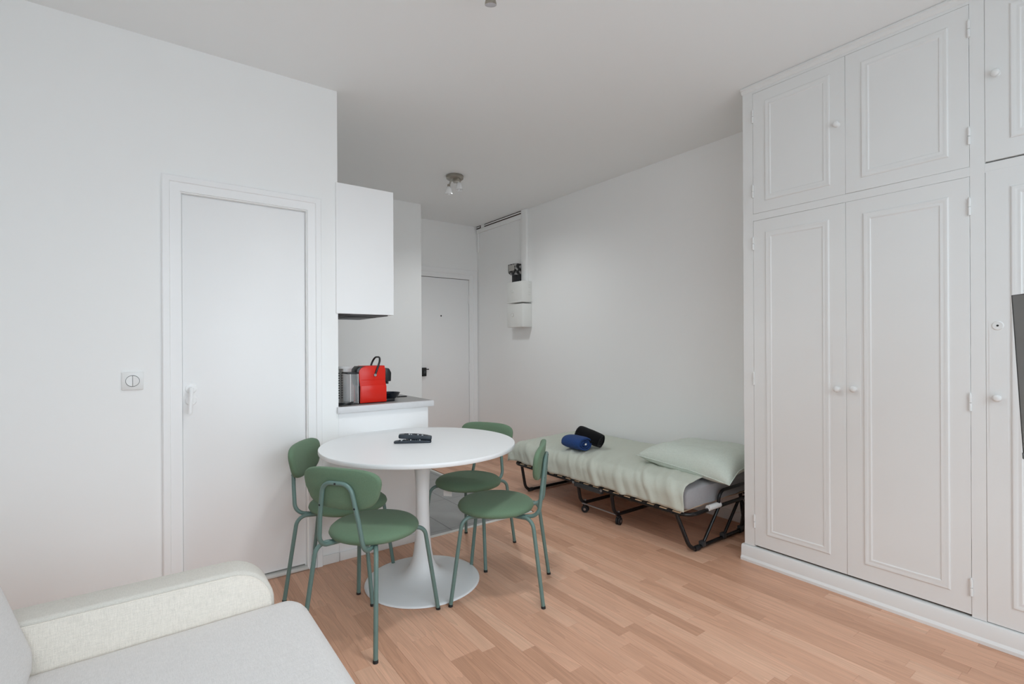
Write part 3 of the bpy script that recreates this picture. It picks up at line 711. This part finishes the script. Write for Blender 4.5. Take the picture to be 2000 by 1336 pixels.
# ---- mattress
def nz(x, y, z=0.0): return noise.noise(Vector((x, y, z)))
mx0, mx1, my0, my1, mz0, mz1 = 2.585, 3.340, BY0+.018, 3.515, RZ+.025, .408
def rounded_loaf(x0, x1, y0, y1, z0, z1, r, nx, ny, wob):
    # closed loop section in x-z, along y, ends closed and pinched
    sc = fillet([((x0+x1)/2, 0, z0), (x1, 0, z0), (x1, 0, z1), (x0, 0, z1), (x0, 0, z0), ((x0+x1)/2, 0, z0)], [.03, r, r, .03], 8)[:-1]
    # densify long spans
    P = []
    for a, b_ in zip(sc, sc[1:]+sc[:1]):
        k = max(1, int((b_-a).length/.05))
        for q in range(k): P.append(a.lerp(b_, q/k))
    n = len(P); cxx, czz = (x0+x1)/2, (z0+z1)/2
    def fn(u, v):
        p = P[int(round(u*n)) % n]; j = int(round(v*(ny-1)))
        e = min(j, ny-1-j); q = [0.86, .94, .98, 1.0][min(e, 3)]; off = [0, .012, .03, .055][min(e, 3)]
        if j < ny/2: y = y0+off if e < 4 else y0+.055+(y1-y0-.11)*(j-3)/(ny-7)
        else: y = y1-off if e < 4 else y0+.055+(y1-y0-.11)*(j-3)/(ny-7)
        d = Vector((p.x-cxx, 0, p.z-czz)); w = wob(p.x, y, p.z)
        return (cxx+(p.x-cxx)*(1-(1-q)*.25), y, czz+(p.z-czz)*q + w)
    mb = MB().grid(fn, n, ny, True); mb.f.append([i*ny for i in range(n)]); mb.f.append([i*ny+ny-1 for i in range(n)][::-1])
    return mb
mt = rounded_loaf(mx0+.01, mx1, my0, my1, mz0, mz1, .05, 0, 40, lambda x, y, z: (.008*nz(x*6, y*6, z*4) + .005*nz(x*20, y*16, z*10) - .018*max(0, 1.0-(y-my0)/.16)*(1 if z > .33 else 0)))
tag(mt.build('mattress', MATT, None, smooth=60), 'thin grey mattress showing at the pillow end of the folding bed', 'mattress')

# ---- sheet over the mattress
SX0, SX1 = mx0-.008, mx1+.004; ztop = mz1+.021; yA, yBf = 1.838, 3.535
sec = fillet([(SX1, 0, ztop-.06), (SX1, 0, ztop+.012), (SX0, 0, ztop-.012), (SX0-.006, 0, RZ+.024)], [.04, .095], 10)
P = []
for a, b_ in zip(sc_ := sec, sec[1:]):
    k = max(1, int((b_-a).length/.014))
    for q in range(k): P.append(a.lerp(b_, q/k))
P.append(sec[-1]); NP = len(P); NY = 190
arc = [0]
for a, b_ in zip(P, P[1:]): arc.append(arc[-1]+(b_-a).length)
tot = arc[-1]
def sheet_fn(u, v):
    i = int(round(u*(NP-1))); p = P[i]; s_ = arc[i]/tot
    hem = yA - .075*(s_-.35) + .012*nz(s_*7, 3.1)
    y = hem + (yBf-hem)*v
    # outward normal of the section
    a = P[max(0, i-1)]; b_ = P[min(NP-1, i+1)]; t_ = (b_-a); nrm = Vector((t_.z, 0, -t_.x)).normalized()
    if nrm.z < 0 and s_ < .8: nrm = -nrm
    if s_ >= .6 and nrm.x > 0 : nrm = -nrm
    side = min(1, max(0, (s_-.52)/.20))
    # folds run diagonally over the front edge
    ph = (y*1.0 + (s_-.6)*.55*tot)*26
    f = side*(.011*max(0, math.sin(ph + 3.0*nz(y*3.0, s_*2, 1))) **3 + .013*abs(nz(y*17+s_*9, s_*2.6, 5)) + .007*abs(nz(y*38+s_*16, s_*3, 9)))
    f += (1-side)*(.006*nz(p.x*3.2, y*2.6, 2) + .0045*abs(nz(p.x*7+y*4, y*6-p.x*3, 4)) + .002)
    far = max(0, (v-.965)/.035)
    q = p + nrm*f; cz = (RZ+ztop)/2
    zz = q.z - far**2*.040*(1 if q.z > cz else 0)
    lip = .010*nz(y*9, 7.7)*max(0, (s_-.9)/.1)
    # lower mid part of the bed is a little plumper
    zz += .012*math.sin(PI*v)*(1-side)
    return (q.x, y, zz+lip)
sh = MB().grid(sheet_fn, NP, NY)
# far end drop
base_i = [k*NY+NY-1 for k in range(NP)]
n0 = len(sh.v); RN = 7
for r in range(1, RN+1):
    for k in range(NP):
        x, y, z = sh.v[base_i[k]]; t_ = r/RN
        zz = z - (z-(RZ+.015))*t_**1.4; sh.v.append((x, y+.018*math.sin(t_*PI*.6)+.006*nz(x*14, t_*2), zz))
for r in range(RN):
    for k in range(NP-1):
        a = base_i[k] if r == 0 else n0+(r-1)*NP+k; b_ = base_i[k+1] if r == 0 else n0+(r-1)*NP+k+1
        sh.f.append((a, b_, n0+r*NP+k+1, n0+r*NP+k))
tag(sh.build('bed_sheet', SAGE, None, smooth=80, solid=.004), 'pale sage green sheet with creased folds hanging over the edge of the bed', 'bed sheet')

# ---- pillow
pcx, pcy, pz0 = 3.055, 1.985, .430
def pil(sign):
    def fn(u, v):
        a, b_ = 2*u-1, 2*v-1
        pin = 1 - .10*(1-abs(a)**1.6)*(abs(b_)**6)*1 ; pin2 = 1 - .09*(1-abs(b_)**1.6)*(abs(a)**6)
        x = .275*a*pin2; y = .335*b_*pin
        h = (max(0, (1-a**4))*max(0, (1-b_**4)))**.55
        wr = .006*nz(a*3.5, b_*3.5, 1.3*sign) + .003*nz(a*9, b_*9, 3.0)
        z = sign*(.112*h if sign > 0 else .055*h) + wr*h
        # droop over the front edge of the mattress, rise on the wall side
        z += .016*a - .006*b_ + (.010*max(0, b_)*max(0, -a)*4 if True else 0) - .03*max(0, -a-.4)*max(0, -b_-.1)*2.6
        ca, sa = math.cos(.05), math.sin(.05)
        return (pcx + x*ca - y*sa, pcy + x*sa + y*ca, pz0+.040+z)
    return fn
pm = MB().grid(pil(1), 40, 44); n1 = len(pm.v); pm.grid(pil(-1), 40, 44)
plw = pm.build('pillow', SAGE2, None, smooth=80, recalc=True)
bm = bmesh.new(); bm.from_mesh(plw.data); bmesh.ops.remove_doubles(bm, verts=bm.verts, dist=.0008); bmesh.ops.recalc_face_normals(bm, faces=bm.faces); bm.to_mesh(plw.data); bm.free()
plw.data.shade_smooth()
tag(plw, 'large plump pale green pillow lying at the wardrobe end of the bed', 'pillow')
pb = []
for k in range(160):
    t_ = k/40; e = int(t_); q = t_-e
    u, v = [(q, 0), (1, q), (1-q, 1), (0, 1-q)][e]; pb.append(pil(1)(u, v))
ORG[plw] = Vector(plw.location)
MB().tube(pb, .0035, 6, closed=True).build('piping', SAGE2, plw, smooth=60)

# ---- towels
def towel(name, label, p0, p1, rx, rz, m, turns, tuck):
    p0, p1 = Vector(p0), Vector(p1); ax = (p1-p0); L_ = ax.length; ax.normalize()
    side = ax.cross(Vector((0,0,1))).normalized(); upv = side.cross(ax).normalized()
    def outer(u, v):
        a = 2*PI*u; k = v; rr = 1 - .10*abs(2*v-1)**5 + .035*nz(u*5, v*4, tuck) + .03*math.sin(3*a+tuck)
        w = side*(rx*rr*math.cos(a)) + upv*(rz*rr*(math.sin(a) if math.sin(a) > 0 else math.sin(a)*.82))
        q = p0 + ax*(L_*v) + w + ax*(.006*nz(u*6, 2, tuck)*(1 if v in (0, 1) else 0))
        return tuple(q)
    t = thing(name, (p0+p1)/2 - Vector((0,0,rz)), label, 'towel', 'rolled towels on the bed')
    NU, NV = 48, 16
    mb = MB().grid(outer, NU, NV, True)
    mb.build('outer_layer', m, t, smooth=60, solid=.010)
    # inner spiral wrap, slightly recessed
    def spiral(u, v):
        a = 2*PI*turns*u; rr = .82*(1-u*.86)
        w = side*(rx*rr*math.cos(a)) + upv*(rz*rr*math.sin(a)*.9)
        return tuple(p0 + ax*(.008 + (L_-.016)*v) + w)
    MB().grid(spiral, 90, 4).build('rolled_layer', m, t, smooth=60, solid=.007)
    return t
tw = towel('towel', 'navy blue towel rolled up on the sage sheet', (2.745, 2.985, .487), (2.755, 2.790, .484), .080, .058, NAVY, 2.4, .4)
MB().box(2.735, 2.752, 2.7795, 2.7815, .484, .497).build('care_label', LABEL, tw, label='white label in the roll')
towel('towel', 'black rolled towel leaning against the blue one on the bed', (2.832, 2.955, .548), (2.888, 2.755, .494), .060, .062, BLKT, 3.0, 2.1)

# ------------------------------------------------------------------ kitchen
XK1 = 1.496; WZ = .900; KZ0 = .862
bc = thing('base_cabinet', (1.2, 3.8, 0), 'white kitchen base cabinet with a plain end panel behind the round table', 'cabinet')
B(XC+.001, XK1, YL+.002, YL+.020, .0, KZ0).build('end_panel', CABW, bc, bevel=.001, bseg=1)
B(XC+.001, XK1-.02, YL+.020, YK-.002, .10, KZ0).build('carcass', CABW, bc)
for k in range(3):
    y0 = YL+.022+k*.605; d = B(XK1-.020, XK1-.002, y0, y0+.600, .105, KZ0-.004).build('cabinet_door', CABW, bc, bevel=.001, bseg=1)
    MB().tube([(XK1+.02, y0+.15, .80), (XK1+.02, y0+.45, .80)], .005, 10).build('handle', SILV, d, smooth=50)
B(XC+.002, XK1+.001, YL-.006, YL+.0015, .0, .052).build('plinth_board', SKIRT, bc, bevel=.003)
wt = thing('worktop', (1.2, 3.8, KZ0), 'light grey kitchen worktop over the base cabinet, carrying the red coffee machine', 'worktop')
B(XC+.001 , XK1+.030, YL+.0005, YK-.001, KZ0+.0005, WZ-.001).build('slab', WTOP, wt, bevel=.002)
B(XC-.010, XK1+.030, YL-.024, YL-.0005, KZ0+.0005, WZ-.0005).build('front_edge', WTOP, wt, bevel=.002)
B(XC+.004, XK1+.026, YL-.002, YK-.001, WZ-.001, WZ).build('surface', WTOPS, wt, label='darker top surface')
uc = thing('wall_cabinet', (1.08, 3.3, 1.446), 'white handleless wall cabinet hung at the corner above the coffee machine', 'cabinet')
cb = MB(); cb.box(XC-.012, 1.258, YL-.010, YL-.0005, 1.446, 2.209); cb.box(XC+.001, 1.258, YL-.0005, YL+.008, 1.446, 2.209)
cb.build('end_panel', CABW, uc, bevel=.001, bseg=1)
cb = MB(); cb.box(XC+.001, 1.240, YL+.008, 3.56, 1.462, 2.209)
cb.build('carcass', CABW, uc)
B(1.2405, 1.258, YL+.009, 3.56, 1.446, 2.209).build('cabinet_door', CABW, uc, bevel=.001, bseg=1)
hd = thing('cooker_hood', (1.1, 3.25, 1.43), 'dark metal cooker hood built into the underside of the white wall cabinet', 'cooker hood')
MB().box(XC+.08, 1.236, YL+.03, 3.50, 1.440, 1.4615).build('filter_panel', HOODM, hd, bevel=.003)
B(1.02, 1.20, 3.10, 3.44, 1.4365, 1.4405).build('grille', GREYM, hd, bevel=.002)

# ---- coffee machine (side face at y=3.03)
CY0, CY1 = 3.020, 3.135
cm = thing('coffee_machine', (1.14, 3.08, WZ), 'red and black capsule coffee machine with a clear water tank on the worktop', 'coffee machine')
prof = fillet([(1.066, 0, .905), (1.236, 0, .905), (1.236, 0, 1.000), (1.229, 0, 1.030), (1.229, 0, 1.128), (1.058, 0, 1.128), (1.062, 0, 1.045), (1.068, 0, 1.000), (1.066, 0, .905)], [.006, .01, .01, .022, .045, .02, .02], 8)
poly = [(p.x, p.z) for p in prof[:-1]]
sh_ = MB().prism(poly, 1, CY0, CY0+.006); sh_.prism(poly, 1, CY1-.006, CY1)
sh_.build('side_shell', REDP, cm, bevel=.002, label='glossy red side shells')
top_ = [(p.x, p.z) for p in prof[:-1] if p.z > 1.0]
B(1.085, 1.229, CY0+.006, CY1-.006, 1.106, 1.1322).build('top_shell', REDP, cm, bevel=.006, label='glossy red top')
MB().prism([(1.072, .902), (1.238, .902), (1.234, 1.10), (1.10, 1.131), (1.068, 1.130), (1.050, 1.112), (1.046, 1.07), (1.056, 1.02), (1.070, 1.0)], 1, CY0+.0065, CY1-.0065).build('body', BLKP, cm, bevel=.003, label='black core')
B(1.075, 1.222, CY0-.0014, CY0+.001, 1.044, 1.0475).build('shell_groove', REDP, cm, bevel=.0006, bseg=1)
B(1.072, 1.233, CY0-.0026, CY0+.001, .909, 1.012).build('lower_panel', REDP, cm, bevel=.0025)
disc('shell_button', (1.155, CY0-.0012, 1.046), (0,-1,0), .0035, .0015, REDP, cm, 14)
hdp = fillet([(1.229, 0, 1.118), (1.262, 0, 1.112), (1.276, 0, 1.085), (1.274, 0, 1.030), (1.229, 0, 1.030)], [.012, .02, .006], 6)
MB().prism([(p.x, p.z) for p in hdp], 1, CY0+.018, CY1-.018).build('brew_head', BLKP, cm, bevel=.004, label='black brew head')
MB().tube([(1.262, CY0+.058, 1.028), (1.262, CY0+.058, 1.012)], .010, 14).build('spout', BLKP, cm, smooth=40)
hl = fillet([(1.160, CY0-.004, 1.075), (1.200, CY0-.004, 1.185), (1.200, CY1+.004, 1.185), (1.160, CY1+.004, 1.075)], [.045, .045], 8)
lv = MB().tube(hl, .0052, 10, sq=1.2).build('lever_handle', BLKP, cm, smooth=50, label='black lever handle')
disc('pivot', (1.160, CY0+.001, 1.075), (0,-1,0), .0085, .010, SILV, lv, 16)
B(1.225, 1.300, CY0+.022, CY1-.022, WZ+.0005, .918).build('drip_tray', BLKP, cm, bevel=.003)
# water tank
tk = MB(); x0, x1, y0, y1, z0, z1 = .992, 1.058, CY0+.006, CY1-.006, .906, 1.085
tk.prism([(a, b_) for a, b_ in [(x0+.015, y0), (x1, y0), (x1, y1), (x0+.015, y1), (x0, y1-.015), (x0, y0+.015)]], 2, z0, z1)
tnk = tk.build('water_tank', CLEAR, cm, bevel=.002, label='clear plastic water tank')
B(x0-.002, x1+.006, y0-.002, y1+.002, z1+.0005, z1+.010).build('tank_lid', BLKP, tnk, bevel=.003)
for yy in (y0-.0007, ): 
    for xx in (x0+.017, x1-.002): MB().cyl((xx, yy, z0), (xx, yy, z1), .0018, 8).build('tank_edge', WPLA, tnk, smooth=40)
B(x0+.004, x1+.012, y0+.004, y1-.004, WZ+.0005, .9055).build('tank_base', BLKP, cm, bevel=.002)
cab = [(1.00+.0*k, 3.0, 0) for k in range(1)]
pts = []
for k in range(60):
    a = k/59*2*PI*2.15+.6; r_ = .036+.008*math.sin(a*.7); pts.append((.965+r_*math.cos(a)*1.25, 3.000+r_*.62*math.sin(a), WZ+.0045+.016*k/59*abs(math.sin(a*.9))))
pts += [(1.03, 3.035, WZ+.006), (1.068, 3.05, WZ+.008)]
MB().tube(pts, .0032, 8).build('power_cord', BLKP, cm, smooth=60, label='coiled black power cord')

# ---- cutlery drainer, white canister, bowl, hob
dr = thing('cutlery_drainer', (.968, 3.18, WZ), 'tall perforated steel cutlery drainer on the worktop beside the wall corner', 'utensil holder')
MB().lathe([(.042, .901), (.044, .903), (.044, 1.108), (.046, 1.112), (.043, 1.112), (.041, 1.105), (.041, .905), (0, .905)], (.966, 3.17, 0), 26).build('cup', STEEL, dr, smooth=40)
ho = MB()
for j in range(11):
    for k in range(12):
        a = 2*PI*(k+.25)/12; z = .935+j*.0152
        ho.add([(.966+.0446*math.cos(a+q)*1.0, 3.17+.0446*math.sin(a+q), z+h__) for q, h__ in ((-.075, -.0032), (.075, -.0032), (.11, 0), (.075, .0034), (-.075, .0034), (-.11, 0))], [(0,1,2,3,4,5)])
ho.build('perforations', DARKH, dr, kind='stuff', label='rows of dark punched holes')
cn = thing('canister', (1.062, 3.26, WZ), 'plain white cylindrical canister standing behind the coffee machine', 'canister')
MB().lathe([(.052, WZ+.0005), (.055, WZ+.004), (.055, 1.104), (.053, 1.108), (0, 1.108)], (1.062, 3.265, 0), 36).build('body', WPLA, cn, smooth=40)
MB().lathe([(.0558, 1.104), (.0560, 1.121), (.054, 1.124), (0, 1.124)], (1.062, 3.265, 0), 36).build('lid', WPLA, cn, smooth=40)
bw = MB().lathe([(0, WZ+.0005), (.040, WZ+.0005), (.046, WZ+.003), (.070, WZ+.024), (.082, WZ+.046), (.084, WZ+.047), (.080, WZ+.044), (.066, WZ+.026), (.040, WZ+.008), (0, WZ+.006)], (1.300, 3.165, 0), 40)
tag(bw.build('bowl', NAVYP, None, smooth=50), 'dark navy bowl partly hidden behind the red coffee machine', 'bowl')
hb = thing('hob', (1.25, 3.55, WZ), 'black glass hob plate set on the grey worktop', 'hob')
B(1.00, 1.485, 3.262, 3.86, WZ+.0005, WZ+.007).build('glass_plate', HOBG, hb, bevel=.002)
for x, y in ((1.13, 3.42), (1.36, 3.42), (1.24, 3.70)):
    MB().lathe([(.085, WZ+.0071), (.087, WZ+.0074), (.089, WZ+.0071)], (x, y, 0), 36).build('cooking_ring', GREYM, hb)

# ------------------------------------------------------------------ light switch
sw = thing('light_switch', (-.041, YL-.005, 1.095), 'white square double light switch with a round split rocker beside the door', 'light switch')
B(-.082, 0, YL-.0085, YL-.0003, 1.053, 1.138).build('cover_plate', WPLA, sw, bevel=.003)
for s_, dz in ((-1, .0), (1, .0)):
    poly = [(-.041+s_*.0008, 1.095-.0245)] + [(-.041+s_*(.0008+.0245*math.cos(t)), 1.095+.0245*math.sin(t)) for t in [-PI/2+PI*k/16 for k in range(1, 16)]] + [(-.041+s_*.0008, 1.095+.0245)]
    M = Matrix.Translation((-.041, YL-.010, 1.095)) @ Matrix.Rotation(s_*.07, 4, 'X') @ Matrix.Translation((.041, -(YL-.010), -1.095))
    MB().prism(poly, 1, YL-.0125, YL-.0080, M).build('rocker', WPLA, sw, bevel=.0006, bseg=1)
MB().lathe([(.0252, 0), (.0252, .0006), (.0268, .0006), (.0268, 0)], seg=40, M=Matrix(((1,0,0,-.041),(0,0,-1,YL-.0085),(0,1,0,1.095),(0,0,0,1)))).build('rocker_ring', KEYD, sw)

# ------------------------------------------------------------------ meter boxes, trunking, black cable box
tkg = MB().box(XB-.038, XB-.0005, 4.283, 4.372, 1.952, H-.001)
tag(tkg.build('cable_trunking', WALL, None, bevel=.004), 'white vertical cable trunking running from the ceiling down to the meter boxes', 'trunking')
def meter(z0, z1, label, screw_r):
    t = thing('meter_box', (XB-.06, 4.34, z0), label, 'meter box', None)
    y0, y1 = 4.232, 4.512
    MB().box(XB-.130, XB-.0005, y0, y1, z0, z1).build('housing', METB, t, bevel=.006)
    l = disc('cover_screw', (XB-.1305, 4.408, (z0+z1)/2+.01), (-1,0,0), screw_r, .004, METB, t, 26)
    MB().lathe([(screw_r-.002, 0), (screw_r-.001, .0055), (screw_r+.003, .0055), (screw_r+.004, 0)], seg=30, M=Matrix(((0,0,-1,XB-.1302),(0,1,0,4.408),(1,0,0,(z0+z1)/2+.01),(0,0,0,1)))).build('screw_ring', STRIP, t, smooth=40)
    return t
m1 = meter(1.725, 1.948, 'white plastic electric meter box, the upper of two, under the black cable box', .016)
for k in range(4): B(XB-.05, XB-.022, 4.2305, 4.2325, 1.80+.025*k+(.03 if k > 1 else 0), 1.804+.025*k+(.03 if k > 1 else 0)).build('vent_slot', STRIP, m1)
B(XB-.1325, XB-.02, 4.230, 4.514, 1.722, 1.732).build('cover_lip', METB, m1, bevel=.002)
meter(1.455, 1.706, 'white plastic electric meter box, the lower of two on the bed wall', .018)
cbx = thing('cable_box', (XB-.06, 4.45, 1.95), 'small black mottled cable junction box on top of the upper meter box', 'junction box')
B(XB-.110, XB-.0005, 4.376, 4.520, 2.062, 2.155).build('connector_head', MOTT, cbx, bevel=.006)
B(XB-.1125, XB-.110, 4.400, 4.505, 2.078, 2.142).build('front_plate', STEEL, cbx, bevel=.001, bseg=1)
MB().prism([(4.376, 2.062), (4.520, 2.062), (4.470, 2.030), (4.376, 2.030)], 0, XB-.105, XB-.0005).build('neck', MOTT, cbx)
B(XB-.095, XB-.0005, 4.376, 4.468, 1.9485, 2.032).build('cable_sleeve', BLKP, cbx, bevel=.004)

# ------------------------------------------------------------------ ceiling lamps
def spot_lamp(c, label, spots, group='ceiling spot lamps'):
    t = thing('ceiling_lamp', (c[0], c[1], H), label, 'ceiling lamp', group)
    MB().lathe([(0, -.030), (.069, -.030), (.074, -.026), (.075, -.004), (.073, -.0005), (0, -.0005)], (c[0], c[1], H), 40).build('ceiling_plate', NICK, t, smooth=40)
    return t
c2 = (2.200, 3.825)
l2_ = spot_lamp(c2, 'brushed nickel round ceiling lamp with small white glass shades near the entry', None)
MB().box(-.028, .028, -.016, .016, -.062, -.028, Matrix.Translation((c2[0]+.01, c2[1]-.01, H)) @ Matrix.Rotation(-.63, 4, 'Z')).build('junction_block', NICK, l2_, bevel=.003)
SH = [(.012, .032), (.017, .029), (.024, .012), (.030, -.012), (.0335, -.032), (.032, -.0325), (.028, -.012), (.021, .010), (.009, .022)]
for (sx, sy, sz), tl_ in (((2.155, 3.852, 2.612), .10), ((2.229, 3.800, 2.648), -.06)):
    a = MB().tube(fillet([(c2[0]+(sx-c2[0])*.55, c2[1]+(sy-c2[1])*.55, H-.026), (sx+.01, sy, sz+.062), (sx, sy, sz+.028)], [.012], 5), .0065, 10).build('arm', NICK, l2_, smooth=50)
    MB().cyl((sx, sy, sz+.052), (sx, sy, sz+.026), .0125, 16, .014).build('lamp_holder', NICK, a, smooth=40)
    MB().lathe(SH, (0,0,0), 26, M=Matrix.Translation((sx, sy, sz)) @ Matrix.Rotation(tl_, 4, 'X')).build('shade', OPAL, l2_, smooth=60)
    MB().lathe([(.008, .02), (.009, -.030), (.007, -.040), (0, -.043)], (sx, sy, sz), 14).build('bulb', OPAL, l2_, smooth=50)
c1 = (1.10, 1.575)
l1_ = spot_lamp(c1, 'nickel ceiling spotlight at the top edge, only its bulb showing', None)
for (dx, dy) in ((.018, .078), (-.085, -.03), (.075, -.05)):
    hx_, hy_ = c1[0]+dx, c1[1]+dy
    a = MB().tube(fillet([(c1[0]+dx*.5, c1[1]+dy*.5, H-.026), (c1[0]+dx*.8, c1[1]+dy*.8, H-.055), (hx_, hy_, 2.678)], [.01], 5), .006, 10).build('arm', NICK, l1_, smooth=50)
    M = Matrix.Translation((hx_, hy_, 2.632)) @ Matrix.Rotation(math.radians(13), 4, r0) @ Matrix.Scale(.88, 4)
    MB().lathe([(.010, .052), (.016, .048), (.018, .030), (.0185, .012), (.026, -.018), (.0265, -.026), (.0250, -.0262), (.0, -.022)], seg=28, M=M).build('spot_bulb', NICK, a, smooth=50)
    MB().lathe([(0, -.0275), (.016, -.0272), (.0248, -.0262), (.0248, -.024), (0, -.024)], seg=28, M=M).build('bulb_lens', LENS, a, smooth=50)
